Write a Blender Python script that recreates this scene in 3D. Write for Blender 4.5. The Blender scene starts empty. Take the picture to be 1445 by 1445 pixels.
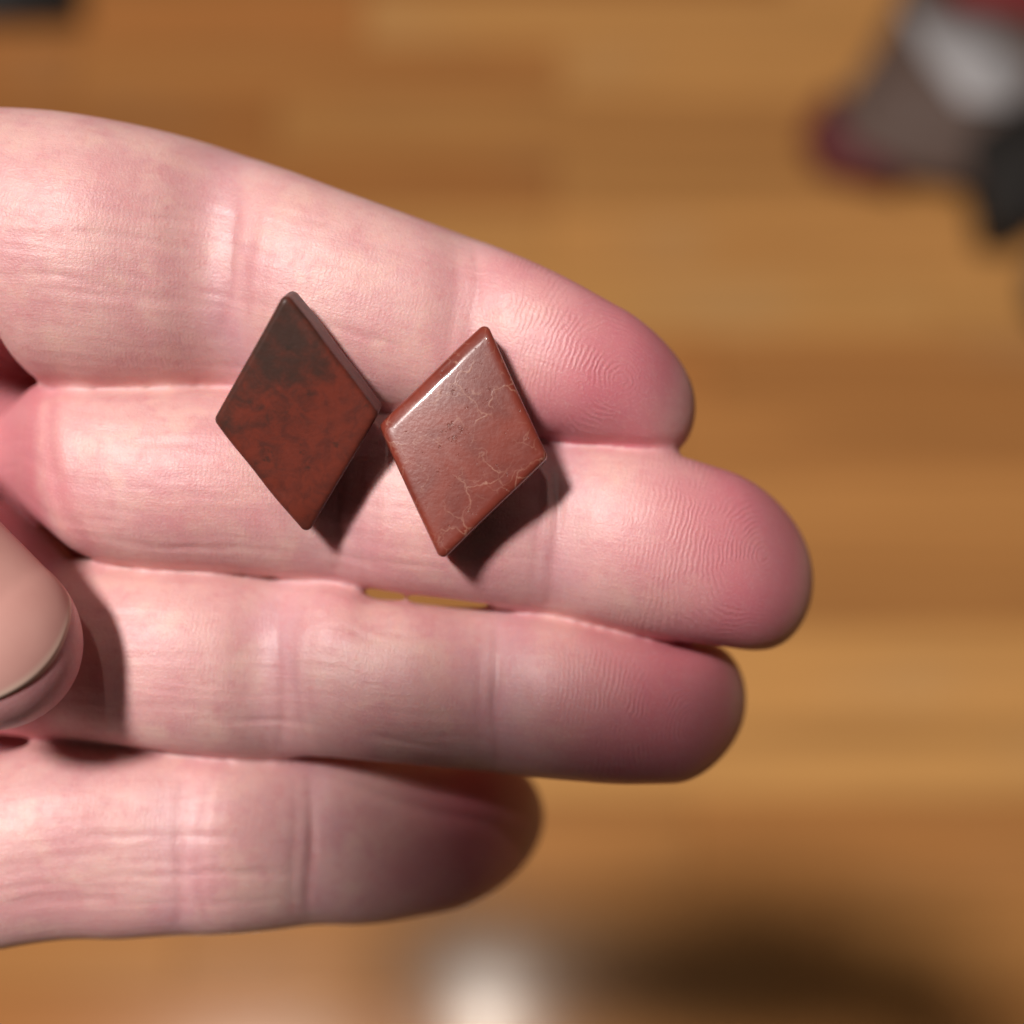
import bpy, bmesh, math, random
import numpy as np
from mathutils import Vector, Matrix
from mathutils.bvhtree import BVHTree

R = math.radians
random.seed(7)
rng = np.random.default_rng(7)
sc = bpy.context.scene
C = sc.collection

# ------------------------------------------------------------------ camera
CAM_H = 0.90            # lens height over the floor (m)
TILT = R(25.5)          # forward tilt from straight down
DIST = 120.0            # lens to the plane of the fingers (mm)
K = 90.0 / 1445.0       # mm per photograph pixel in that plane
AX = Vector((0, math.sin(TILT), -math.cos(TILT)))
UP = Vector((0, math.cos(TILT), math.sin(TILT)))
RT = Vector((1, 0, 0))
CAM = Vector((0, 0, CAM_H))
ORG = CAM + AX * (DIST / 1000)
cd = bpy.data.cameras.new('camera')
cam = bpy.data.objects.new('camera', cd)
C.objects.link(cam)
cam.location = CAM
cam.rotation_euler = (TILT, 0, 0)
cd.sensor_width = 36
cd.lens = 36 / (2 * (45.0 / DIST))
cd.clip_start = 0.01
cd.clip_end = 50
cd.dof.use_dof = True
cd.dof.focus_distance = 0.117
cd.dof.aperture_fstop = cd.lens / 5.3
sc.camera = cam

# ------------------------------------------------------------------ light
w = bpy.data.worlds.new('World')
sc.world = w
w.use_nodes = True
bg = w.node_tree.nodes['Background']
bg.inputs[0].default_value = (1.0, 0.86, 0.74, 1)
bg.inputs[1].default_value = 0.030


def hand_frame(x, y, z):
    """mm in the frame of the hand (right, up in the picture, towards the lens) -> world"""
    return ORG + (RT * x + UP * y - AX * z) * 0.001


def lamp(name, loc, target, size, power, col):
    l = bpy.data.lights.new(name, 'AREA')
    l.shape = 'DISK'
    l.size = size
    l.energy = power
    l.color = col
    o = bpy.data.objects.new(name, l)
    C.objects.link(o)
    o.location = loc
    o.rotation_euler = (Vector(target) - Vector(loc)).to_track_quat('-Z', 'Y').to_euler()
    return o


lamp('ceiling_lamp', (-0.60, -0.05, 2.5), ORG, 0.22, 46.0, (1.0, 0.925, 0.89))
lamp('far_lamp', (-0.07, 0.36, 3.0), (-0.02, 0.2, 0), 0.09, 4.2, (1.0, 0.90, 0.80))

vs = sc.view_settings
sc.display_settings.display_device = 'sRGB'
vs.view_transform = 'Standard'
vs.look = 'None'
vs.exposure = 0.0
vs.gamma = 1.0
sc.cycles.use_denoising = True
sc.cycles.max_bounces = 8


# ------------------------------------------------------------------ node helper
class NT:
    def __init__(self, name):
        self.m = bpy.data.materials.new(name)
        self.m.use_nodes = True
        self.t = self.m.node_tree
        self.bsdf = self.t.nodes['Principled BSDF']
        self.out = self.t.nodes['Material Output']

    def n(self, typ, **kw):
        nd = self.t.nodes.new(typ)
        for k, v in kw.items():
            if k.startswith('i_'):
                key = k[2:]
                key = int(key) if key.isdigit() else key.replace('_', ' ')
                self.put(nd.inputs[key], v)
            else:
                setattr(nd, k, v)
        return nd

    def put(self, sock, v):
        if isinstance(v, bpy.types.NodeSocket):
            self.t.links.new(v, sock)
        elif isinstance(v, bpy.types.Node):
            self.t.links.new(v.outputs[0], sock)
        else:
            sock.default_value = v

    def math(self, op, a, b=None, c=None, clamp=False):
        nd = self.t.nodes.new('ShaderNodeMath')
        nd.operation = op
        nd.use_clamp = clamp
        self.put(nd.inputs[0], a)
        if b is not None:
            self.put(nd.inputs[1], b)
        if c is not None:
            self.put(nd.inputs[2], c)
        return nd.outputs[0]

    def mix(self, f, a, b, blend='MIX'):
        nd = self.t.nodes.new('ShaderNodeMix')
        nd.data_type = 'RGBA'
        nd.blend_type = blend
        self.put(nd.inputs[0], f)
        self.put(nd.inputs[6], a)
        self.put(nd.inputs[7], b)
        return nd.outputs[2]

    def attr(self, name, kind='GEOMETRY'):
        nd = self.t.nodes.new('ShaderNodeAttribute')
        nd.attribute_name = name
        nd.attribute_type = kind
        return nd

    def noise(self, vec, scale, detail=3, rough=0.5, dist=0.0):
        nd = self.t.nodes.new('ShaderNodeTexNoise')
        if vec is not None:
            self.put(nd.inputs['Vector'], vec)
        nd.inputs['Scale'].default_value = scale
        nd.inputs['Detail'].default_value = detail
        nd.inputs['Roughness'].default_value = rough
        nd.inputs['Distortion'].default_value = dist
        return nd.outputs['Fac']

    def ramp(self, f, lo, hi):
        nd = self.t.nodes.new('ShaderNodeMapRange')
        nd.interpolation_type = 'SMOOTHSTEP'
        self.put(nd.inputs[0], f)
        nd.inputs[1].default_value = lo
        nd.inputs[2].default_value = hi
        return nd.outputs[0]

    def comb(self, x, y, z):
        nd = self.t.nodes.new('ShaderNodeCombineXYZ')
        for i, v in enumerate((x, y, z)):
            self.put(nd.inputs[i], v)
        return nd.outputs[0]

    def bump(self, h, dist, strength=1.0, normal=None):
        nd = self.t.nodes.new('ShaderNodeBump')
        nd.inputs['Strength'].default_value = strength
        nd.inputs['Distance'].default_value = dist
        self.put(nd.inputs['Height'], h)
        if normal is not None:
            self.put(nd.inputs['Normal'], normal)
        return nd.outputs[0]

    def set(self, **kw):
        for k, v in kw.items():
            self.put(self.bsdf.inputs[k.replace('_', ' ')], v)
        return self.m


def link(name, me, mat=None, parent=None):
    o = bpy.data.objects.new(name, me)
    C.objects.link(o)
    if mat is not None and not me.materials:
        me.materials.append(mat)
    if parent is not None:
        o.parent = parent
    return o


def tag(o, label=None, cat=None, group=None, kind=None):
    for k, v in (('label', label), ('category', cat), ('group', group), ('kind', kind)):
        if v:
            o[k] = v
    return o


def smooth(me):
    me.polygons.foreach_set('use_smooth', np.ones(len(me.polygons), bool))
    me.update()


def mesh_from(name, v, f):
    me = bpy.data.meshes.new(name)
    me.from_pydata([tuple(p) for p in v], [], f)
    me.update()
    return me


# ------------------------------------------------------------------ floor
def wood_material():
    t = NT('oak_board')
    geo = t.n('ShaderNodeNewGeometry')
    sep = t.n('ShaderNodeSeparateXYZ', i_0=geo.outputs['Position'])
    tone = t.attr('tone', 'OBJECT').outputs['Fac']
    hue = t.attr('hue', 'OBJECT').outputs['Fac']
    off = t.math('MULTIPLY', t.n('ShaderNodeObjectInfo').outputs['Random'], 37.0)
    x = t.math('ADD', sep.outputs[0], off)
    g1 = t.noise(t.comb(t.math('MULTIPLY', x, 1.6), t.math('MULTIPLY', sep.outputs[1], 42.0), off), 1.0, 5, 0.6, 0.6)
    g2 = t.noise(t.comb(t.math('MULTIPLY', x, 6.0), t.math('MULTIPLY', sep.outputs[1], 320.0), off), 1.0, 3, 0.6)
    g3 = t.noise(t.comb(t.math('MULTIPLY', x, 5.0), t.math('MULTIPLY', sep.outputs[1], 9.0), off), 1.0, 2)
    c = t.mix(hue, (0.70, 0.36, 0.115, 1), (0.64, 0.25, 0.072, 1))
    c = t.mix(t.math('MULTIPLY', t.ramp(g1, 0.45, 0.78), 0.55), c, (0.20, 0.075, 0.025, 1))
    c = t.mix(t.math('MULTIPLY', t.ramp(g2, 0.5, 0.8), 0.35), c, (0.16, 0.07, 0.03, 1))
    c = t.mix(t.math('MULTIPLY', t.ramp(g3, 0.55, 0.85), 0.35), c, (0.55, 0.36, 0.18, 1))
    hsv = t.n('ShaderNodeHueSaturation', i_Color=c)
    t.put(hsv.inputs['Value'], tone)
    t.set(Base_Color=hsv.outputs[0], Roughness=t.math('ADD', 0.11, t.math('MULTIPLY', g1, 0.08)),
          Specular_IOR_Level=0.5, Normal=t.bump(g2, 0.0001, 0.25))
    return t.m


def base_floor_material():
    t = NT('dark_underlay')
    geo = t.n('ShaderNodeNewGeometry')
    g = t.noise(geo.outputs['Position'], 40, 3)
    return t.set(Base_Color=t.mix(g, (0.035, 0.02, 0.012, 1), (0.07, 0.04, 0.022, 1)), Roughness=0.8)


def plank_mesh(L, W=0.0602, T=0.018):
    bm = bmesh.new()
    bmesh.ops.create_cube(bm, size=1)
    bmesh.ops.scale(bm, vec=(L, W, T), verts=bm.verts)
    bmesh.ops.translate(bm, vec=(0, 0, -T / 2), verts=bm.verts)
    top = [e for e in bm.edges if all(abs(v.co.z) < 1e-6 for v in e.verts)]
    bmesh.ops.bevel(bm, geom=top, offset=0.0009, segments=1, affect='EDGES')
    me = bpy.data.meshes.new('plank')
    bm.to_mesh(me)
    bm.free()
    return me


WOOD = wood_material()
fl = mesh_from('floor', [(-6, -6, -0.0205), (6, -6, -0.0205), (6, 6, -0.0205), (-6, 6, -0.0205)], [(0, 1, 2, 3)])
floor = tag(link('floor', fl, base_floor_material()), kind='structure')
LENS = [0.42, 0.55, 0.7, 0.9]
PM = []
for L in LENS:
    me = plank_mesh(L - 0.0006)
    me.materials.append(WOOD)
    PM.append(me)
PITCH = 0.0605
# rows: tone and hue of the boards seen in the picture, by row number from y = 0.109 upwards
ROW = {-3: (0.95, .7), -2: (0.95, .6), -1: (0.98, .55), 0: (1.22, .1), 1: (1.18, .15), 2: (0.92, .6), 3: (1.02, .35),
       4: (0.96, .5), 5: (0.88, .75), 6: (1.10, .15), 7: (1.06, .3), 8: (0.95, .4), 9: (0.88, .5), 10: (1.08, .2), 11: (1.16, .1)}
STARTS = {0: -0.31, 1: 0.1, 2: -0.15, 3: 0.05, 4: -0.3, 5: 0.155, 6: -0.22, 7: 0.03, 8: 0.035, 9: -0.2, 10: 0.04, 11: -0.13}
for r in range(-12, 26):
    y = 0.219 + (r + 0.5) * PITCH
    x = STARTS.get(r, random.uniform(-0.4, 0.3))
    xs = []
    xr = x
    while xr < 1.9:
        i = random.randrange(len(LENS))
        xs.append((xr + LENS[i] / 2, i))
        xr += LENS[i]
    xl = x
    while xl > -1.7:
        i = random.randrange(len(LENS))
        xs.append((xl - LENS[i] / 2, i))
        xl -= LENS[i]
    for (cx, i) in xs:
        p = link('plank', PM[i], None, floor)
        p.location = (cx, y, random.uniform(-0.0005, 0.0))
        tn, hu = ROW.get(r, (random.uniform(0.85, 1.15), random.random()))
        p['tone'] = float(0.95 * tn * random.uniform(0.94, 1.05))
        if r >= 8 and cx < x:  # far left boards: redder wood, with dimmer light painted into their tone
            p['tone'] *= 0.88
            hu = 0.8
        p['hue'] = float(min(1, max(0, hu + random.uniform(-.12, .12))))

# ------------------------------------------------------------------ hand
MM = np.array


def px(x, y, z=0.0):
    """photograph pixel at height z (mm) over the finger plane -> mm in the hand frame"""
    s = K * (DIST - z) / DIST
    return np.array([(x - 722.5) * s, -(y - 722.5) * s, z])


def curve(pts):
    p = np.array(pts, float)

    def f(x):
        # monotone-ish cubic (Catmull-Rom tangents, limited)
        X, Y = p[:, 0], p[:, 1]
        d = np.diff(Y) / np.diff(X)
        m = np.zeros(len(X))
        m[0], m[-1] = d[0], d[-1]
        for i in range(1, len(X) - 1):
            h0, h1 = X[i] - X[i - 1], X[i + 1] - X[i]
            m[i] = (d[i - 1] * h1 + d[i] * h0) / (h0 + h1)
        x = np.clip(x, X[0], X[-1])
        i = np.clip(np.searchsorted(X, x) - 1, 0, len(X) - 2)
        h = X[i + 1] - X[i]
        t = (x - X[i]) / h
        return ((2 * t**3 - 3 * t**2 + 1) * Y[i] + (t**3 - 2 * t**2 + t) * h * m[i]
                + (-2 * t**3 + 3 * t**2) * Y[i + 1] + (t**3 - t**2) * h * m[i + 1])
    return f


FINGERS = {}


def loft(rings):
    """closed tube from rings of equal length (first and last are capped by their centres)"""
    n = len(rings[0])
    v = np.concatenate(rings)
    f = []
    for i in range(len(rings) - 1):
        a, b = i * n, (i + 1) * n
        for j in range(n):
            k = (j + 1) % n
            f.append((a + j, a + k, b + k, b + j))
    c0, c1 = len(v), len(v) + 1
    v = np.vstack([v, rings[0].mean(0), rings[-1].mean(0)])
    e = (len(rings) - 1) * n
    for j in range(n):
        k = (j + 1) % n
        f.append((c0, k, j))
        f.append((c1, e + j, e + k))
    return v, f


def section(c, h, b, n=44, p=2.15):
    a = np.linspace(0, 2 * np.pi, n, endpoint=False)
    ca, sa = np.cos(a), np.sin(a)
    return np.stack([np.full(n, c[0]), c[1] + h * np.sign(ca) * np.abs(ca)**(2 / p),
                     c[2] + b * np.sign(sa) * np.abs(sa)**(2 / p)], 1)


def finger(name, top, bot, zs, tip, x0, ratio=0.9, ends=None, dip=0, pip=0):
    """top / bot: picture outline; zs: height of the front surface (mm); tip: picture point; x0: where the round end starts"""
    T, B, Z = curve(top), curve(bot), curve(zs)
    xs0 = top[0][0]
    Rx = tip[0] - x0
    lin = np.arange(xs0, x0, 9.0)
    th = np.linspace(0, np.pi / 2, 18)[:-1]
    cap = x0 + Rx * np.sin(th)
    rings, axis, hb = [], [], []
    h0 = (B(x0) - T(x0)) / 2
    c0 = (B(x0) + T(x0)) / 2
    dh = (B(x0) - T(x0) - B(x0 - 12) + T(x0 - 12)) / 24 * Rx
    dc = (B(x0) + T(x0) - B(x0 - 12) - T(x0 - 12)) / 24 * Rx
    for x in list(lin) + list(cap) + [x0 + Rx * 0.9995]:
        if x <= x0:
            h = (B(x) - T(x)) / 2
            cy = (B(x) + T(x)) / 2
            q = 1.0
        else:
            u = (x - x0) / Rx
            q = math.sqrt(max(1e-4, 1 - u**2.3))
            h = (h0 + 0.7 * dh * u * (1 - u)**2) * q
            cy = c0 + (tip[1] - c0) * (3 * u**2 - 2 * u**3) + dc * u * (1 - u)**2
        z = float(Z(x))
        b = (h / q) * K * ratio * (1 + 0.25 * max(0.0, min(1.0, (-8 - z) / 12)))
        zc = z - b
        bb = b * q
        if x > x0:      # the pulp falls away to the tip while the nail side stays straighter
            zc = z - b + 0.06 * b * u**2
        c = px(x, cy, zc)
        hh = h * K * (DIST - zc) / DIST
        rings.append(section(c, hh, bb))
        axis.append(c)
        hb.append((hh, bb))
    v, f = loft(rings)
    FINGERS[name] = dict(axis=np.array(axis), hb=np.array(hb), dip=dip, pip=pip, rad=h0 * K)
    return v, f


PARTS = []
PARTS.append(finger('index',
    [(-330, 175), (-200, 160), (-100, 154), (0, 157), (100, 164), (200, 181), (300, 207), (400, 240), (500, 277), (600, 313), (700, 350), (800, 394), (868, 431)],
    [(-330, 405), (-200, 420), (-100, 434), (0, 460), (30, 510), (62, 541), (120, 552), (200, 556), (320, 557), (440, 566), (550, 582), (660, 601), (775, 617), (870, 629)],
    [(-330, -6), (-200, -3), (-60, 1.5), (60, 3.4), (160, 3.6), (250, 2.0), (325, 0.0), (395, 1.3), (500, 1.8), (600, 1.1), (660, 0.2), (725, 1.1), (820, 1.2), (900, -0.8), (981, -4.5)],
    (981, 576), 868, 0.88, dip=660, pip=325))
PARTS.append(finger('middle',
    [(-120, 600), (0, 590), (60, 541), (110, 543), (200, 549), (320, 552), (440, 562), (550, 578), (660, 598), (775, 614), (870, 627), (935, 637), (1015, 661)],
    [(-120, 700), (0, 720), (60, 738), (110, 778), (200, 798), (300, 803), (400, 812), (480, 823), (560, 836), (650, 847), (750, 862), (850, 881), (950, 902), (1015, 911)],
    [(-120, -20), (-20, -18), (36, -9.5), (66, -3.8), (95, -1.0), (150, 0.3), (260, 0.7), (400, -0.3), (478, -1.3), (560, -0.1), (680, 0.2), (785, -1.1), (850, 0.1), (950, 0.2), (1050, -2.2), (1145, -8)],
    (1145, 818), 1015, 0.88, dip=785, pip=478))
PARTS.append(finger('ring',
    [(-250, 830), (-60, 800), (60, 790), (115, 789), (200, 797), (300, 801), (400, 811), (500, 828), (516, 840), (560, 847), (640, 856), (690, 857), (750, 864), (850, 882), (942, 901)],
    [(-250, 1010), (-60, 1030), (60, 1040), (160, 1048), (250, 1058), (370, 1068), (450, 1066), (550, 1074), (650, 1084), (740, 1094), (800, 1099), (870, 1104), (942, 1104)],
    [(-250, -9), (-60, -7), (60, -4.0), (150, -1.8), (250, -0.8), (330, -1.6), (385, -2.8), (460, -1.5), (580, -1.1), (700, -2.8), (765, -1.7), (860, -2.1), (960, -4.8), (1052, -11)],
    (1052, 985), 942, 0.9, dip=700, pip=385))
PARTS.append(finger('pinky',
    [(-330, 1090), (-150, 1075), (0, 1062), (60, 1048), (150, 1042), (250, 1046), (370, 1052), (430, 1055), (500, 1058), (560, 1066), (618, 1077)],
    [(-330, 1375), (-150, 1358), (0, 1337), (60, 1326), (120, 1320), (175, 1320), (230, 1317), (300, 1316), (380, 1310), (430, 1305), (540, 1299), (618, 1285)],
    [(-330, -5), (-150, -3.5), (0, -2.4), (120, -3), (235, -4.0), (330, -4.2), (410, -6.2), (500, -8.8), (618, -14), (700, -18.5), (768, -25)],
    (768, 1152), 618, 0.86, dip=420, pip=235))


def block(st, ratio_p=2.4, n=64):
    rings = []
    for (x, t, b, zs, hb) in st:
        zc = zs - hb
        c = px(x, (t + b) / 2, zc)
        rings.append(section(c, (b - t) / 2 * K * (DIST - zc) / DIST, hb, n, ratio_p))
    return loft(rings)


def dense(st, m=8):
    a = np.array(st, float)
    fs = [curve(a[:, [0, i]]) for i in range(1, a.shape[1])]
    xs = np.linspace(a[0, 0], a[-1, 0], m * len(st))
    return [(x, *[float(f(x)) for f in fs]) for x in xs]


palm = [(-2100, 455, 1075, -16, 22), (-1850, 450, 1075, -14, 22), (-1550, 470, 1060, -10, 19), (-1300, 420, 1120, -6, 19),
        (-1000, 310, 1230, -5, 19), (-650, 210, 1320, -8, 17), (-300, 180, 1340, -13, 14), (-80, 195, 1310, -19.0, 9), (40, 240, 1280, -22, 6),
        (140, 300, 1240, -21, 4), (190, 360, 1190, -18, 4)]
PARTS.append(block(dense(palm)))


def ellipsoid(c, r, ax=None, nu=24, nv=16):
    v = []
    rings = []
    for i in range(1, nv):
        t = math.pi * i / nv
        a = np.linspace(0, 2 * np.pi, nu, endpoint=False)
        p = np.stack([np.cos(t) * np.ones(nu) * r[0], np.sin(t) * np.cos(a) * r[1], np.sin(t) * np.sin(a) * r[2]], 1)
        if ax is not None:
            p = p @ np.array(ax)
        rings.append(p[::-1] + c)
    return loft(rings)


# palm pad under the middle finger, with the pale fold beside the thumb
PARTS.append(ellipsoid(px(-70, 662, -16.5), (9.0, 6.2, 5.0)))
PARTS.append(ellipsoid(px(25, 775, -11.5), (7.0, 3.2, 4.5), [[.78, -.62, 0], [.62, .78, 0], [0, 0, 1]]))

# thumb: a chain of balls along its axis, lofted
TH_TIP = px(-24, 898, 5.2)
TH_DIR = MM([-0.77, 0.64, 0.0])
# thumb frame: a = towards the tip, n = out of the nail, b = across
TA = MM([0.772, -0.632, -0.06]); TA /= np.linalg.norm(TA)
TN = MM([0.30, 0.42, 0.86]); TN -= TA * TN.dot(TA); TN /= np.linalg.norm(TN)
TB = np.cross(TN, TA)


def thumb():
    rings = []
    st = []
    L0 = 8.4      # half-ball tip length
    for th in np.linspace(0.02, np.pi / 2, 18):
        st.append((L0 * math.cos(th), math.sin(th)))
    prof = curve([(0, 7.6), (8, 8.5), (16, 8.9), (24, 8.8), (34, 9.6), (46, 11.5), (60, 15), (80, 17)])
    dep = curve([(0, 6.4), (8, 7.3), (16, 7.8), (24, 7.8), (34, 8.6), (46, 11), (60, 13), (80, 13)])
    bend = curve([(0, 0), (20, 0), (40, -2), (60, -8), (80, -16)])
    sl = [(a, q, 0.0) for a, q in st] + [(-d, 1.0, d) for d in np.arange(1.5, 80, 1.5)]
    for (a, q, d) in sl:
        c = TH_TIP + TA * a + MM([0, 0, 1]) * float(bend(d)) + MM([0.0, -0.28, 0]) * max(0, d - 25)
        h, b = float(prof(d)) * q, float(dep(d)) * q
        al = np.linspace(0, 2 * np.pi, 44, endpoint=False)
        ca, sa = np.cos(al), np.sin(al)
        p = 2.2
        ring = c + np.outer(h * np.sign(ca) * np.abs(ca)**(2 / p), TB) + np.outer(b * np.sign(sa) * np.abs(sa)**(2 / p), TN)
        rings.append(ring)
    return loft(rings)


PARTS.append(thumb())

# join, remesh into one skin
V, F, o = [], [], 0
for v, f in PARTS:
    V.append(v)
    F += [tuple(i + o for i in q) for q in f]
    o += len(v)
V = np.concatenate(V)
raw = mesh_from('hand_raw', V, F)
bm = bmesh.new()
bm.from_mesh(raw)
# every loft closed and facing outwards
bmesh.ops.recalc_face_normals(bm, faces=bm.faces)
bm.to_mesh(raw)
bm.free()
tmp = bpy.data.objects.new('hand_raw', raw)
C.objects.link(tmp)
md = tmp.modifiers.new('r', 'REMESH')
md.mode = 'VOXEL'
md.voxel_size = 0.34
md.adaptivity = 0
dg = bpy.context.evaluated_depsgraph_get()
hm = bpy.data.meshes.new_from_object(tmp.evaluated_get(dg))
bpy.data.objects.remove(tmp)
bpy.data.meshes.remove(raw)
hm.name = 'hand'


def coords(me):
    a = np.empty(len(me.vertices) * 3, np.float32)
    me.vertices.foreach_get('co', a)
    return a.reshape(-1, 3).astype(np.float64)


P = coords(hm)
E = np.empty(len(hm.edges) * 2, np.int32)
hm.edges.foreach_get('vertices', E)
E = E.reshape(-1, 2)
nv = len(P)
deg = np.bincount(E.ravel(), minlength=nv).astype(float)


def lap(Q):
    out = np.empty_like(Q)
    for k in range(Q.shape[1]):
        out[:, k] = (np.bincount(E[:, 0], Q[E[:, 1], k], nv) + np.bincount(E[:, 1], Q[E[:, 0], k], nv)) / deg - Q[:, k]
    return out


for i in range(7):
    P += 0.55 * lap(P)
    P -= 0.50 * lap(P)
# the hollow where the index finger leaves the palm
hc = px(-2, 512, -18)
hd = ((P[:, 0] - hc[0]) / 3.4)**2 + ((P[:, 1] - hc[1]) / 2.6)**2
P[:, 2] -= 13 * np.exp(-hd) * (P[:, 2] < -8) * (P[:, 2] > -26)
# the palm, the webs and the root of the thumb flow into each other
xw = np.clip(((-722.5 - 60) * K - P[:, 0]) / 8.0 + 0.4, 0, 1)[:, None]
for i in range(40):
    P += 0.5 * xw * lap(P)


# per-vertex finger coordinates
names = list(FINGERS)
best = np.full(nv, 1e9)
second = np.full(nv, 1e9)
fid = np.zeros(nv, int)
sx = np.zeros(nv)      # picture-like x along the finger, in photograph pixels
stip = np.zeros(nv)    # mm from the fingertip
lat = np.zeros(nv)     # mm across
for k, nme in enumerate(names):
    A = FINGERS[nme]['axis']
    rad = FINGERS[nme]['rad']
    seg = np.linalg.norm(np.diff(A, axis=0), axis=1)
    arc = np.concatenate([[0], np.cumsum(seg)])
    arc = arc[-1] - arc
    # lookup by x (fingers run along x)
    yy = np.interp(P[:, 0], A[:, 0], A[:, 1])
    zz = np.interp(P[:, 0], A[:, 0], A[:, 2])
    slope = np.interp(P[:, 0], A[:, 0], np.gradient(A[:, 1], A[:, 0]))
    cs = 1 / np.sqrt(1 + slope**2)
    dy = (P[:, 1] - yy) * cs
    over = np.maximum(0, P[:, 0] - A[-1, 0])
    under = np.maximum(0, A[0, 0] - P[:, 0])
    hh = np.maximum(2.5, np.interp(P[:, 0], A[:, 0], FINGERS[nme]['hb'][:, 0]))
    bb = np.maximum(2.5, np.interp(P[:, 0], A[:, 0], FINGERS[nme]['hb'][:, 1]))
    d = np.sqrt(((P[:, 1] - yy) / hh)**2 + ((P[:, 2] - zz) / bb)**2 + ((over + under) / rad)**2)
    ss = np.interp(P[:, 0], A[:, 0], arc) - dy * slope * cs
    m = d < best
    second = np.where(m, best, np.minimum(second, d))
    best[m] = d[m]
    fid[m] = k
    stip[m] = ss[m]
    lat[m] = dy[m]
    sx[m] = P[m, 0]
# the thumb
dt = P - TH_TIP
ta, tb, tn = dt @ TA, dt @ TB, dt @ TN
is_th = (np.sqrt(tb**2 + tn**2) < 11.5) & (ta > -45) & (P[:, 2] > 1.5)
on_f = (best < 1.5) & ~is_th
open_ = np.clip((second - best - 0.03) / 0.22, 0, 1) * np.clip((1.45 - best) / 0.2, 0, 1)   # 0 in the clefts between fingers
Nrm = np.empty(nv * 3, np.float32)
hm.vertices.foreach_set('co', P.astype(np.float32).ravel())
hm.update()
hm.vertices.foreach_get('vector' if False else 'normal', Nrm)
Nrm = Nrm.reshape(-1, 3).astype(np.float64)
front = np.clip(Nrm[:, 2] * 1.6, 0, 1)

disp = np.zeros(nv)
crease = np.zeros(nv)
blush = np.zeros(nv)
lav = np.zeros(nv)


def vnoise(p, s, seed):
    """cheap smooth value noise on the vertices"""
    r = np.random.default_rng(seed)
    out = np.zeros(len(p))
    for _ in range(7):
        k = r.normal(size=p.shape[1]) / s
        out += np.sin(p @ k + r.uniform(0, 6.28))
    return out / 7**0.5


n1 = vnoise(P, 3.2, 1)
n2 = vnoise(P, 1.2, 2)
n3 = vnoise(P, 7.0, 3)
for k, nme in enumerate(names):
    fi = FINGERS[nme]
    A = fi['axis']
    m = on_f & (fid == k)
    for which, strength in (('dip', 1.0), ('pip', 1.0)):
        c = px(fi[which], 0, 0)[0]
        slope0 = np.interp(c, A[:, 0], np.gradient(A[:, 1], A[:, 0]))
        # crease lines run across the finger, slightly bowed
        for (dx, dep_, wid, bow, amp) in ([(0.0, 0.27, 0.42, 0.012, .55), (-1.5, 0.07, 0.4, 0.012, .3)] if which == 'dip' else
                                         [(0.0, 0.22, 0.5, 0.008, .3), (1.7, 0.13, 0.5, -0.012, .35), (3.2, 0.06, 0.45, -0.01, .4)]):
            x = P[:, 0] - c - dx + bow * lat**2 + amp * n1 * 0.7 - slope0 * -lat * 0.35
            fade = np.clip(1.15 - np.abs(lat) / (fi['rad'] * 1.02), 0, 1)**0.6
            g = np.exp(-(x / wid)**2) * fade * front * m
            disp -= dep_ * strength * g * (0.75 + 0.3 * n2)
            crease = np.maximum(crease, g * min(1, dep_ * 4))
        x = P[:, 0] - c
        disp += 0.08 * np.exp(-((x - 1.5) / 0.9)**2) * front * m * np.clip(0.5 + 0.9 * n1, 0, 2)
        wide = np.exp(-(x / 3.0)**2) * m
        lav = np.maximum(lav, wide * np.clip(0.75 + 0.45 * n1, 0, 1.2))
        disp -= 0.30 * np.exp(-(x / 2.4)**2) * front * m
    blush = np.where(m, np.clip(1.25 - np.abs(stip - 8.5) / 13.0, 0, 1)**1.0, blush)
    rim = np.exp(-((stip - 1.0) / 2.2)**2) * m
    blush *= 1 - 0.55 * rim
blush = np.clip(blush + 0.16 * n3 * on_f + 0.10 * n1, 0, 1)
pl = (~on_f) & ~is_th & (P[:, 0] > -60)
blush = np.where(pl, 0.75 + 0.2 * n3, blush)
seg = [px(52, 545)[:2], px(66, 640)[:2], px(86, 720)[:2], px(112, 778)[:2]]
dl = np.full(nv, 9.0)
for p0, p1 in zip(seg[:-1], seg[1:]):
    e = p1 - p0
    tt = np.clip(((P[:, :2] - p0) @ e) / (e @ e), 0, 1)
    dl = np.minimum(dl, np.linalg.norm(P[:, :2] - p0 - tt[:, None] * e, axis=1))
base_groove = np.exp(-(dl / 0.75)**2) * front * ~is_th
blush = np.maximum(blush, 0.5 * np.exp(-(dl / 1.6)**2) * front)
# soft lumps of the pads
blush = np.where(on_f & ((fid == 1) | (fid == 2)), np.maximum(blush, 0.85 * np.clip((px(66, 0)[0] - P[:, 0]) / 2.5, 0, 1)), blush)
blush = np.where(is_th, np.clip(0.22 + 0.2 * n3, 0, 1), blush)
disp += 0.10 * n3 * front + 0.035 * n1 * front

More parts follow.
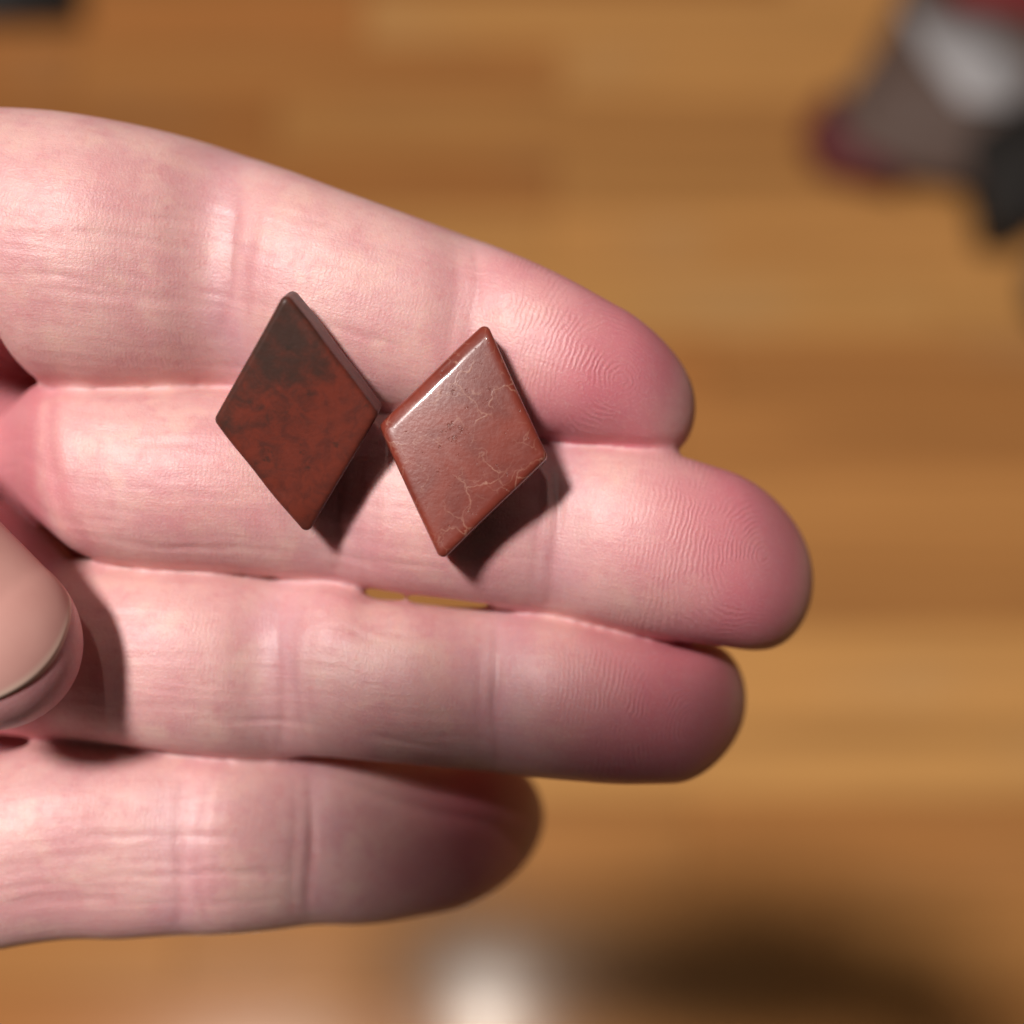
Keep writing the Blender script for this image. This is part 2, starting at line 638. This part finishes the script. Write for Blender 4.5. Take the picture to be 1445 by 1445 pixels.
# long fine lines along the first phalanges, cut into the skin
for k, nme in enumerate(names):
    fi = FINGERS[nme]
    m = on_f & (fid == k)
    A = fi['axis']
    for j in range(60):
        xc = px(rng.uniform(-80, fi['dip'] - 60), 0)[0]
        lc = rng.uniform(-0.8, 0.8) * fi['rad']
        ln = rng.uniform(2.0, 6.5)
        wd = rng.uniform(0.2, 0.34)
        tilt = rng.normal(0, 0.05)
        q = lat - lc - tilt * (P[:, 0] - xc) + 0.12 * n2
        mm = m & (np.abs(q) < 0.9) & (np.abs(P[:, 0] - xc) < ln * 1.6)
        disp[mm] -= rng.uniform(0.02, 0.07) * (np.exp(-(q[mm] / wd)**2) * np.exp(-((P[mm, 0] - xc) / ln)**4)) * front[mm]
cleft0 = np.clip(1 - (second - best) / 0.16, 0, 1)**1.5 * np.clip((1.25 - best) / 0.15, 0, 1) * np.clip((best - 0.6) / 0.2, 0, 1) * on_f
cleft = cleft0[:, None].copy()
fr_ = front[:, None].copy()
for i in range(12):
    cleft += 0.5 * lap(cleft)
    fr_ += 0.5 * lap(fr_)
cleft, fr_ = cleft[:, 0], fr_[:, 0]
for i in range(16):
    P += 0.5 * np.clip(cleft * 3, 0, 1)[:, None] * lap(P)
P[:, 2] -= 0.9 * cleft * fr_ + 0.3 * base_groove
P += Nrm * (disp * np.where(on_f, open_, np.where(is_th, 0.12, 1.0)))[:, None]
for i in range(3):
    P += 0.5 * (1 - open_)[:, None] * on_f[:, None] * lap(P)

# ridge phase (mm): arcs over the fingertip pads, straight across the finger below them
phase = np.zeros(nv)
for k, nme in enumerate(names):
    m = on_f & (fid == k)
    s0 = 9.0
    u = np.clip((stip - s0) / 10.0, -1, 1)
    wgt = np.where(u > 0, 1.25 - 1.15 * u**0.8, 1.25)
    l2 = lat + (0.8 if nme in ('index', 'ring') else -1.2)
    phase = np.where(m, np.sqrt((stip - s0)**2 + wgt * l2**2 + 0.3), phase)
phase += 0.18 * n1
tipm = on_f * open_ * np.clip((24.0 - stip) / 6, 0.16, 1) * np.clip((stip - 6.0) / 5.0, 0, 1)

W3 = np.array([list(RT), list(UP), list(-AX)])
Pw = np.array(ORG) + (P @ W3) * 0.001


def put_attr(me, name, arr):
    a = me.attributes.new(name, 'FLOAT', 'POINT')
    a.data.foreach_set('value', arr.astype(np.float32))


put_attr(hm, 'axial', sx)
put_attr(hm, 'lateral', lat)
put_attr(hm, 'ridge', phase)
put_attr(hm, 'ridge_on', tipm)
put_attr(hm, 'blush', blush)
put_attr(hm, 'relief', open_ * on_f)
put_attr(hm, 'violet', lav)
put_attr(hm, 'crease', crease)
put_attr(hm, 'finger', np.where(on_f, fid + 1.0, 0.0))
hm.vertices.foreach_set('co', Pw.astype(np.float32).ravel())
hm.update()
smooth(hm)


def skin_material():
    t = NT('skin')
    geo = t.n('ShaderNodeNewGeometry')
    pos = t.n('ShaderNodeVectorMath', operation='SCALE', i_0=geo.outputs['Position'])
    pos.inputs['Scale'].default_value = 1000.0
    pos = pos.outputs[0]                        # mm
    ax = t.attr('axial').outputs['Fac']
    la = t.attr('lateral').outputs['Fac']
    fi = t.attr('finger').outputs['Fac']
    rg = t.attr('ridge').outputs['Fac']
    ron = t.attr('ridge_on').outputs['Fac']
    bl = t.attr('blush').outputs['Fac']
    vi = t.attr('violet').outputs['Fac']
    cr = t.attr('crease').outputs['Fac']
    nb = t.noise(pos, 0.16, 4, 0.6)
    nm = t.noise(pos, 0.9, 4, 0.6)
    nf = t.noise(pos, 5.0, 3, 0.6)
    base = t.mix(t.ramp(nb, 0.35, 0.7), (0.72, 0.425, 0.40, 1), (0.645, 0.325, 0.33, 1))
    ny = t.noise(pos, 0.28, 3, 0.55)
    base = t.mix(t.math('MULTIPLY', t.ramp(ny, 0.48, 0.68), 0.36), base, (0.78, 0.53, 0.44, 1))
    base = t.mix(t.math('MULTIPLY', bl, 0.92), base, (0.60, 0.175, 0.215, 1))
    base = t.mix(t.math('MULTIPLY', vi, 0.55), base, (0.54, 0.30, 0.345, 1))
    base = t.mix(t.math('MULTIPLY', t.ramp(nm, 0.48, 0.75), 0.42), base, (0.60, 0.24, 0.25, 1))
    base = t.mix(t.math('MULTIPLY', t.ramp(nf, 0.48, 0.75), 0.20), base, (0.88, 0.66, 0.60, 1))
    base = t.mix(t.math('MULTIPLY', cr, 0.5), base, (0.50, 0.20, 0.20, 1))
    # relief
    lines = t.noise(t.comb(t.math('MULTIPLY', ax, 0.22), t.math('MULTIPLY', la, 2.6), fi), 1.0, 4, 0.65, 0.4)
    cross = t.noise(t.comb(t.math('MULTIPLY', ax, 2.4), t.math('MULTIPLY', la, 0.6), fi), 1.0, 3, 0.6, 0.3)
    wob = t.math('MULTIPLY', t.math('SUBTRACT', t.noise(pos, 0.7, 2), 0.5), 0.7)
    ph = t.math('MULTIPLY', t.math('ADD', rg, wob), 2 * math.pi / 0.44)
    rid = t.math('SINE', ph)
    patch = t.ramp(t.noise(pos, 0.35, 3), 0.36, 0.60)
    rid = t.math('MULTIPLY', t.math('MULTIPLY', rid, ron), patch)
    rel = t.attr('relief').outputs['Fac']
    b = t.bump(t.math('MULTIPLY', lines, rel), 0.00012, 0.35)
    b = t.bump(t.math('MULTIPLY', cross, rel), 0.00007, 0.3, b)
    b = t.bump(nf, 0.00007, 0.8, b)
    b = t.bump(rid, 0.00003, 0.6, b)
    rough = t.math('SUBTRACT', t.math('ADD', 0.31, t.math('MULTIPLY', nm, 0.24)), t.math('MULTIPLY', vi, 0.06))
    t.set(Base_Color=base, Roughness=rough, Normal=b, Specular_IOR_Level=0.6,
          Subsurface_Weight=0.55, Subsurface_Radius=(2.6, 1.0, 0.65), Subsurface_Scale=0.0005)
    return t.m


hand = link('hand', hm, skin_material())
tag(hand, 'open left hand, palm up with thumb folded in, carrying two red stone beads', 'hand')


# thumb nail: a curved plate lying on the thumb
def rim_of(q):
    l = (np.array(q) - np.array(ORG)) * 1000
    h = MM([l @ np.array(RT), l @ np.array(UP), -(l @ np.array(AX))]) - TH_TIP
    a, b_, n_ = h @ TA, h @ TB, h @ TN
    wv = max(-1, min(1, math.atan2(b_ / 8.0, n_ / 7.0) / R(64)))
    return (a + 11.5) / (6.3 - 2.9 * wv**2 + 11.5)


def nail():
    v, f = [], []
    nu, nw = 40, 36
    for i in range(nu + 1):
        u = i / nu                           # 0 root .. 1 free edge
        for j in range(nw + 1):
            wv = -1 + 2 * j / nw
            al = wv * R(64)
            a0 = -11.5
            a1 = 6.3 - 2.9 * wv**2          # rounded free edge
            a = a0 + (a1 - a0) * u
            d = max(0.0, -a)
            q = math.sqrt(max(0.0, 1 - (max(0, a) / 8.4)**2))
            h = np.interp(d, [0, 8, 16], [7.6, 8.5, 8.9]) * q
            bb = np.interp(d, [0, 8, 16], [6.4, 7.3, 7.8]) * q
            lift = 0.05
            ca_, sa_ = math.sin(al), math.cos(al)
            p = (TH_TIP + TA * a + TB * (h + lift * 0.8) * math.copysign(abs(ca_)**(2 / 2.2), ca_)
                 + TN * (bb + lift) * abs(sa_)**(2 / 2.2))
            v.append(p)
    for i in range(nu):
        for j in range(nw):
            a = i * (nw + 1) + j
            f.append((a, a + 1, a + nw + 2, a + nw + 1))
    v = np.array(ORG) + (np.array(v) @ W3) * 0.001
    me = mesh_from('nail', v, f)
    bm = bmesh.new()
    bm.from_mesh(me)
    bmesh.ops.solidify(bm, geom=bm.faces[:], thickness=0.00007)
    bmesh.ops.recalc_face_normals(bm, faces=bm.faces)
    bm.to_mesh(me)
    bm.free()
    put_attr(me, 'rim', np.clip((np.array([rim_of(q) for q in coords(me)]) - 0.955) / 0.03, 0, 1))
    smooth(me)
    return me


def nail_material():
    t = NT('fingernail')
    geo = t.n('ShaderNodeNewGeometry')
    g = t.noise(geo.outputs['Position'], 300, 3)
    c = t.mix(g, (0.58, 0.29, 0.25, 1), (0.64, 0.35, 0.30, 1))
    c = t.mix(t.attr('rim').outputs['Fac'], c, (0.74, 0.53, 0.42, 1))
    return t.set(Base_Color=c, Roughness=0.42, Specular_IOR_Level=0.3, Normal=t.bump(g, 0.00004, 0.5))


link('nail', nail(), nail_material(), hand)


# ------------------------------------------------------------------ beads
def bead_mesh(a, b, th, seed, r=0.7, cr=0.55, fr=0.8):
    """rhombus prism, half diagonals a (long) and b, thickness th, edges rounded by r, corners by cr (mm)"""
    L = math.hypot(a, b)
    inr = a * b / L

    def outline(inset):
        s = (inr - inset) / inr
        aa, bb = a * s, b * s
        c = max(0.05, cr - inset * 0.4)
        # rounded corners: offset of a smaller rhombus
        s2 = (inr * s - c) / (inr * s)
        pts = [MM([0, aa * s2]), MM([-bb * s2, 0]), MM([0, -aa * s2]), MM([bb * s2, 0])]
        out = []
        n0 = [MM([-aa, bb]), MM([-aa, -bb]), MM([aa, -bb]), MM([aa, bb])]
        n0 = [q / np.linalg.norm(q) for q in n0]
        for k in range(4):
            na, nb_ = n0[(k - 1) % 4], n0[k]
            a0 = math.atan2(na[1], na[0])
            a1 = math.atan2(nb_[1], nb_[0])
            while a1 < a0:
                a1 += 2 * math.pi
            for q in np.linspace(a0, a1, 9):
                out.append(pts[k] + c * MM([math.cos(q), math.sin(q)]))
            # points along the side
            pe = pts[k] + c * nb_
            ps = pts[(k + 1) % 4] + c * nb_
            for q in np.linspace(0, 1, 18)[1:-1]:
                out.append(pe + (ps - pe) * q)
        return np.array(out)

    rings = []

    def add(inset, z):
        o_ = outline(inset)
        rings.append(np.column_stack([o_, np.full(len(o_), z)]))
    hz = th / 2
    ins = [inr * q for q in (0.985, 0.8, 0.6, 0.45, 0.32)]
    dome = lambda i: 0.28
    for i in ins:
        add(i, -hz - dome(i) + 0.28)
    for q in np.linspace(0, np.pi / 2, 7)[::-1]:
        add(r * (1 - math.cos(q)) , -hz + r * (1 - math.sin(q)) + 0.1 * math.sin(q))
    for z in np.linspace(-hz + r, hz - 0.30, 6)[1:-1]:
        add(0.0, z)
    for q in np.linspace(0, np.pi / 2, 7):
        add(0.30 * (1 - math.cos(q)), hz - 0.30 * (1 - math.sin(q)))
    for i in [0.36, 0.44, 0.54, 0.66, 0.8, 0.95, 1.1, 1.25, 1.45, 1.7] + ins[::-1]:
        add(i, hz + 0.012)
    v, f = loft(rings)
    rr = np.random.default_rng(seed)
    rad2 = (v[:, 0] / b)**2 + (v[:, 1] / a)**2
    v[:, 2] += np.sign(v[:, 2]) * 0.30 * np.clip(1 - rad2, 0, 1) * (np.abs(v[:, 2]) > hz - 0.35)
    side = [(-a, b), (-a, -b), (a, -b), (a, b)]
    for k, (nx, ny) in enumerate(side):
        e = np.clip(inr - (v[:, 0] * nx + v[:, 1] * ny) / L, 0, None)
        up = np.clip((v[:, 2] - (hz - 1.2)) / 0.7, 0, 1)
        if k == 0:
            tl = np.clip(0.75 + 0.06 * v[:, 1] + 0.10 * np.sin(v[:, 1] * 2.1 + 1), 0, 1)
            v[:, 2] -= up * fr * 0.42 * np.clip(1 - e / fr, 0, 1)**1.25 * tl
        else:
            v[:, 2] -= up * 0.16 * np.clip(1 - e / 0.8, 0, 1)**2
    # hand-cut: slight waviness and a few chips along the front edge
    for _ in range(5):
        kx = rr.normal(size=3) / 4.0
        v[:, 2] += 0.03 * np.sin(v @ kx + rr.uniform(0, 6))
        v[:, 0] += 0.03 * np.sin(v @ kx * 1.3 + rr.uniform(0, 6))
    return v, f


def finish_bead(v, f, chips):
    for (cx, cy, rad, dep_) in chips:
        d = np.hypot(v[:, 0] - cx, v[:, 1] - cy)
        v[:, 2] -= dep_ * np.exp(-(d / rad)**2) * (v[:, 2] > 0)
    me = mesh_from('stone_bead', v, f)
    bm = bmesh.new()
    bm.from_mesh(me)
    bmesh.ops.recalc_face_normals(bm, faces=bm.faces)
    bm.to_mesh(me)
    bm.free()
    smooth(me)
    return me


def jasper(dark):
    t = NT('dark_jasper' if dark else 'red_jasper')
    tc = t.n('ShaderNodeTexCoord').outputs['Object']     # mm
    sep = t.n('ShaderNodeSeparateXYZ', i_0=tc)
    n1_ = t.noise(tc, 0.22, 4, 0.6, 0.4)
    n2_ = t.noise(tc, 0.7, 5, 0.65, 0.5)
    n3_ = t.noise(tc, 3.0, 4, 0.6)
    if dark:
        red = t.mix(t.ramp(n2_, 0.35, 0.7), (0.155, 0.031, 0.019, 1), (0.10, 0.025, 0.018, 1))
        # brown-black bands come in from the upper left edge and the corners
        g = t.math('ADD', t.math('MULTIPLY', sep.outputs[0], -0.060), t.math('MULTIPLY', sep.outputs[1], 0.055))
        g = t.math('ADD', g, t.math('MULTIPLY', t.math('SUBTRACT', n1_, 0.5), 1.7))
        g = t.math('ADD', g, t.math('MULTIPLY', t.math('SUBTRACT', n2_, 0.5), 0.9))
        c = t.mix(t.ramp(g, -0.20, 0.70), red, (0.050, 0.025, 0.019, 1))
        spots = t.ramp(t.noise(tc, 0.55, 3, 0.7), 0.62, 0.72)
        c = t.mix(t.math('MULTIPLY', spots, 0.6), c, (0.035, 0.022, 0.017, 1))
        rough = t.math('ADD', 0.30, t.math('MULTIPLY', n3_, 0.2))
        h = n3_
        t.set(Base_Color=c, Roughness=rough, Specular_IOR_Level=0.25, Normal=t.bump(h, 0.00004, 0.5))
    else:
        c = t.mix(t.ramp(n1_, 0.3, 0.7), (0.23, 0.040, 0.023, 1), (0.16, 0.027, 0.017, 1))
        c = t.mix(t.math('MULTIPLY', t.ramp(n2_, 0.5, 0.75), 0.5), c, (0.24, 0.065, 0.046, 1))
        warp = t.n('ShaderNodeMix', data_type='VECTOR')
        nz = t.n('ShaderNodeTexNoise')
        t.put(nz.inputs['Vector'], tc)
        nz.inputs['Scale'].default_value = 0.35
        nz.inputs['Detail'].default_value = 4
        vadd = t.n('ShaderNodeVectorMath', operation='MULTIPLY_ADD', i_0=nz.outputs['Color'], i_1=(4.5, 4.5, 4.5), i_2=tc)
        vor = t.n('ShaderNodeTexVoronoi', feature='DISTANCE_TO_EDGE', i_Vector=vadd.outputs[0])
        vor.inputs['Scale'].default_value = 0.20
        vein = t.math('SUBTRACT', 1.0, t.ramp(vor.outputs['Distance'], 0.0, 0.016))
        mask = t.ramp(t.noise(tc, 0.30, 2), 0.44, 0.60)
        vein = t.math('MULTIPLY', vein, mask)
        vor2 = t.n('ShaderNodeTexVoronoi', feature='DISTANCE_TO_EDGE', i_Vector=vadd.outputs[0])
        vor2.inputs['Scale'].default_value = 0.42
        vein2 = t.math('SUBTRACT', 1.0, t.ramp(vor2.outputs['Distance'], 0.0, 0.025))
        mask2 = t.ramp(t.noise(tc, 0.4, 3), 0.44, 0.62)
        vein = t.math('MAXIMUM', vein, t.math('MULTIPLY', t.math('MULTIPLY', vein2, mask2), 0.6))
        c = t.mix(t.math('MULTIPLY', vein, 0.55), c, (0.46, 0.24, 0.17, 1))
        cen = t.n('ShaderNodeVectorMath', operation='DISTANCE', i_0=tc, i_1=(-0.8, 0.2, 2.4))
        near = t.math('SUBTRACT', 1.0, t.ramp(cen.outputs['Value'], 0.4, 2.2))
        pits = t.ramp(t.math('ADD', t.noise(tc, 1.6, 3, 0.7), t.math('MULTIPLY', near, 0.12)), 0.66, 0.74)
        c = t.mix(t.math('MULTIPLY', pits, 0.5), c, (0.10, 0.03, 0.02, 1))
        rough = t.math('ADD', 0.27, t.math('MULTIPLY', n2_, 0.15))
        h = t.math('SUBTRACT', t.math('MULTIPLY', vein, 0.1), t.math('MULTIPLY', pits, 1.0))
        b = t.bump(h, 0.00006, 0.5)
        b = t.bump(n3_, 0.00003, 0.5, b)
        t.set(Base_Color=c, Roughness=rough, Specular_IOR_Level=0.55, Normal=b, Coat_Weight=0.9, Coat_Roughness=0.085, Coat_IOR=1.55)
    return t.m


Mh = np.asarray(Pw)
tris = []
hm.calc_loop_triangles()
lt = np.empty(len(hm.loop_triangles) * 3, np.int32)
hm.loop_triangles.foreach_get('vertices', lt)
lt = lt.reshape(-1, 3)
keep = (P[lt[:, 0], 0] > -35) & (P[lt[:, 0], 0] < 10) & (P[lt[:, 0], 2] > -9) & (np.abs(P[lt[:, 0], 1]) < 25)
sub = lt[keep]
uq, inv = np.unique(sub, return_inverse=True)
bvh = BVHTree.FromPolygons([Vector(p) for p in P[uq]], [tuple(q) for q in inv.reshape(-1, 3)])


def place_bead(name, cx, cy, top, right, tilt_x, tilt_y, a, b, th, mat, seed, chips, label, fr=0.4):
    v, f = bead_mesh(a, b, th, seed, fr=fr)
    me = finish_bead(v, f, chips)
    d = MM([top[0], -top[1]], )
    ang = math.atan2(d[1], d[0]) - math.pi / 2
    rot = Matrix.Rotation(tilt_x, 3, 'X') @ Matrix.Rotation(tilt_y, 3, 'Y') @ Matrix.Rotation(ang, 3, 'Z')
    # let it down on the fingers until it touches
    vv = np.array([list(rot @ Vector(p)) for p in v])
    z = 6.0
    for it in range(3):
        c = px(cx, cy, z)
        best_ = 1e9
        for p in vv[vv[:, 2] < 0.5]:
            hit = bvh.ray_cast(Vector((p[0] + c[0], p[1] + c[1], 40.0)), Vector((0, 0, -1)))
            if hit[0] is not None:
                best_ = min(best_, p[2] - hit[0].z)
        z = -best_ - 0.35
    c = px(cx, cy, z)
    print('bead', name, 'z', round(z, 2))
    o_ = link(name, me, mat)
    W = Matrix((RT, UP, -AX)).transposed()
    M4 = (W @ rot).to_4x4() @ Matrix.Scale(0.001, 4)
    M4.translation = ORG + (RT * c[0] + UP * c[1] - AX * c[2]) * 0.001
    o_.matrix_world = M4
    return tag(o_, label, 'bead', 'rhombus stone beads on the fingers')


place_bead('stone_bead', 423, 581, (-13, -329), 0, R(16), R(0.5), 10.5, 7.0, 4.7, jasper(True), 3,
           [(0.6, -9.3, 1.0, .25), (-1.8, -6.2, .5, .15)],
           'dark rhombus stone bead with brown and black mottling, its face in shade')
place_bead('stone_bead', 656, 625, (65, -336), 0, R(-1.5), R(-1.5), 10.35, 7.3, 4.9, jasper(False), 11,
           [(-2.7, 5.6, .3, .16), (-2.3, 6.1, .25, .12), (4.6, -3.2, .35, .10), (6.4, 0.4, .4, .10)],
           'glossy brick red rhombus stone bead with pale veins and a bright edge highlight', fr=1.15)


# ------------------------------------------------------------------ things on the floor behind
def floor_pt(x, y):
    """where the sight line through a photograph pixel meets the floor"""
    d = AX + (RT * (x - 722.5) - UP * (y - 722.5)) * (K / DIST)
    s = CAM_H / -d.z
    return CAM + d * s


def cloth_material(name, c1, c2, rough=0.7, scale=60):
    t = NT(name)
    tc = t.n('ShaderNodeNewGeometry').outputs['Position']
    g = t.noise(tc, scale, 4)
    return t.set(Base_Color=t.mix(g, (*c1, 1), (*c2, 1)), Roughness=rough, Normal=t.bump(g, 0.002, 0.5))


def slab(name, pts, z0, z1, mat, parent=None, bevel=0.006, shrink=0.9):
    """a soft-edged solid over a floor outline"""
    bm = bmesh.new()
    cx = sum(p[0] for p in pts) / len(pts)
    cy = sum(p[1] for p in pts) / len(pts)
    lo = [bm.verts.new((p[0], p[1], z0)) for p in pts]
    hi = [bm.verts.new((cx + (p[0] - cx) * shrink, cy + (p[1] - cy) * shrink, z1)) for p in pts]
    bm.faces.new(lo[::-1])
    bm.faces.new(hi)
    n = len(pts)
    for i in range(n):
        bm.faces.new((lo[i], lo[(i + 1) % n], hi[(i + 1) % n], hi[i]))
    bmesh.ops.recalc_face_normals(bm, faces=bm.faces)
    bmesh.ops.bevel(bm, geom=bm.edges[:], offset=bevel, segments=3, affect='EDGES')
    me = bpy.data.meshes.new(name)
    bm.to_mesh(me)
    bm.free()
    smooth(me)
    return link(name, me, mat, parent)


def fp(*pp):
    return [tuple(floor_pt(*p)[:2]) for p in pp]


def empty(name, loc):
    e = bpy.data.objects.new(name, None)
    C.objects.link(e)
    e.location = loc
    return e


bag = tag(empty('bag', (0, 0, 0)), 'blurred grey-brown bag with a maroon corner and pale panel lying on the floor', 'bag')
slab('bag_body', fp((1150, 195), (1225, 85), (1290, -60), (1600, -120), (1620, 200), (1420, 290), (1300, 280), (1180, 250)), 0.002, 0.04,
     cloth_material('brown_canvas', (0.135, 0.088, 0.070), (0.165, 0.105, 0.082)), bag, 0.012, 0.88)
slab('bag_corner', fp((1125, 200), (1165, 140), (1210, 180), (1275, 285), (1150, 252)), 0.001, 0.026,
     cloth_material('maroon_canvas', (0.17, 0.024, 0.030), (0.13, 0.018, 0.024)), bag, 0.004, 0.9)
slab('bag_panel', fp((1250, 62), (1310, 84), (1375, 90), (1440, 150), (1405, 205), (1335, 198), (1290, 140)), 0.0415, 0.048,
     cloth_material('pale_grey_vinyl', (0.46, 0.44, 0.44), (0.58, 0.56, 0.56), 0.45), bag, 0.002, 0.95)
slab('bag_trim', fp((1315, 62), (1330, -70), (1490, -60), (1480, 95), (1400, 78)), 0.0415, 0.052,
     cloth_material('red_canvas', (0.30, 0.02, 0.025), (0.22, 0.02, 0.02)), bag, 0.003, 0.9)
strap = tag(slab('black_cloth', fp((1330, 235), (1430, 170), (1560, 200), (1560, 330), (1460, 330), (1435, 362), (1372, 365), (1360, 290)), 0.001, 0.048,
                 cloth_material('black_cotton', (0.017, 0.014, 0.012), (0.024, 0.02, 0.017), 0.8), None, 0.006, 0.85),
            'crumpled black cloth beside the bag at the right edge', 'cloth')
tag(slab('grey_cloth', fp((1436, 380), (1500, 360), (1640, 380), (1640, 480), (1500, 490), (1440, 465)), 0.001, 0.05,
         cloth_material('grey_green_cotton', (0.10, 0.09, 0.07), (0.13, 0.12, 0.09), 0.8), None, 0.01, 0.85),
    'blurred grey-green cloth cut off by the right edge, below the black cloth', 'cloth')
tag(slab('black_box', fp((-260, 46), (122, 42), (112, -60), (60, -160), (-260, -160)), 0.001, 0.03,
         cloth_material('black_plastic', (0.018, 0.016, 0.015), (0.025, 0.022, 0.02), 0.6), None, 0.004, 0.96),
    'black flat box on the floor at the top left corner', 'box')




# the phone that takes the picture, out of view: upright, its glass back a few millimetres behind the lens opening
def phone():
    root = tag(empty('smartphone', CAM), 'unseen black smartphone held over the hand with its camera looking down', 'phone')
    root.matrix_world = Matrix.Translation(CAM) @ Matrix((RT, UP, -AX)).transposed().to_4x4()
    dark = NT('black_glass').set(Base_Color=(0.012, 0.012, 0.014, 1), Roughness=0.3)

    def plate(name, x0, x1, y0, y1, z0, z1, r):
        pts = []
        for (cx, cy, a) in ((x1 - r, y1 - r, 0), (x0 + r, y1 - r, 90), (x0 + r, y0 + r, 180), (x1 - r, y0 + r, 270)):
            for k in range(7):
                q = R(a + 15 * k)
                pts.append((cx + r * math.cos(q), cy + r * math.sin(q)))
        bm = bmesh.new()
        lo = [bm.verts.new((*p, z0)) for p in pts]
        hi = [bm.verts.new((*p, z1)) for p in pts]
        bm.faces.new(lo[::-1])
        bm.faces.new(hi)
        for i in range(len(pts)):
            j = (i + 1) % len(pts)
            bm.faces.new((lo[i], lo[j], hi[j], hi[i]))
        bmesh.ops.recalc_face_normals(bm, faces=bm.faces)
        bmesh.ops.bevel(bm, geom=[e for e in bm.edges if abs(e.verts[0].co.z - e.verts[1].co.z) < 1e-7],
                        offset=0.0012, segments=2, affect='EDGES')
        me = bpy.data.meshes.new(name)
        bm.to_mesh(me)
        bm.free()
        smooth(me)
        return link(name, me, dark, root)
    plate('phone_body', -0.068, 0.010, -0.117, 0.0385, 0.005, 0.0132, 0.009)  # added unseen, its edges set so the body shades the little fingertip
    plate('camera_bump', -0.009, 0.009, -0.030, 0.009, 0.0035, 0.006, 0.006)


phone()
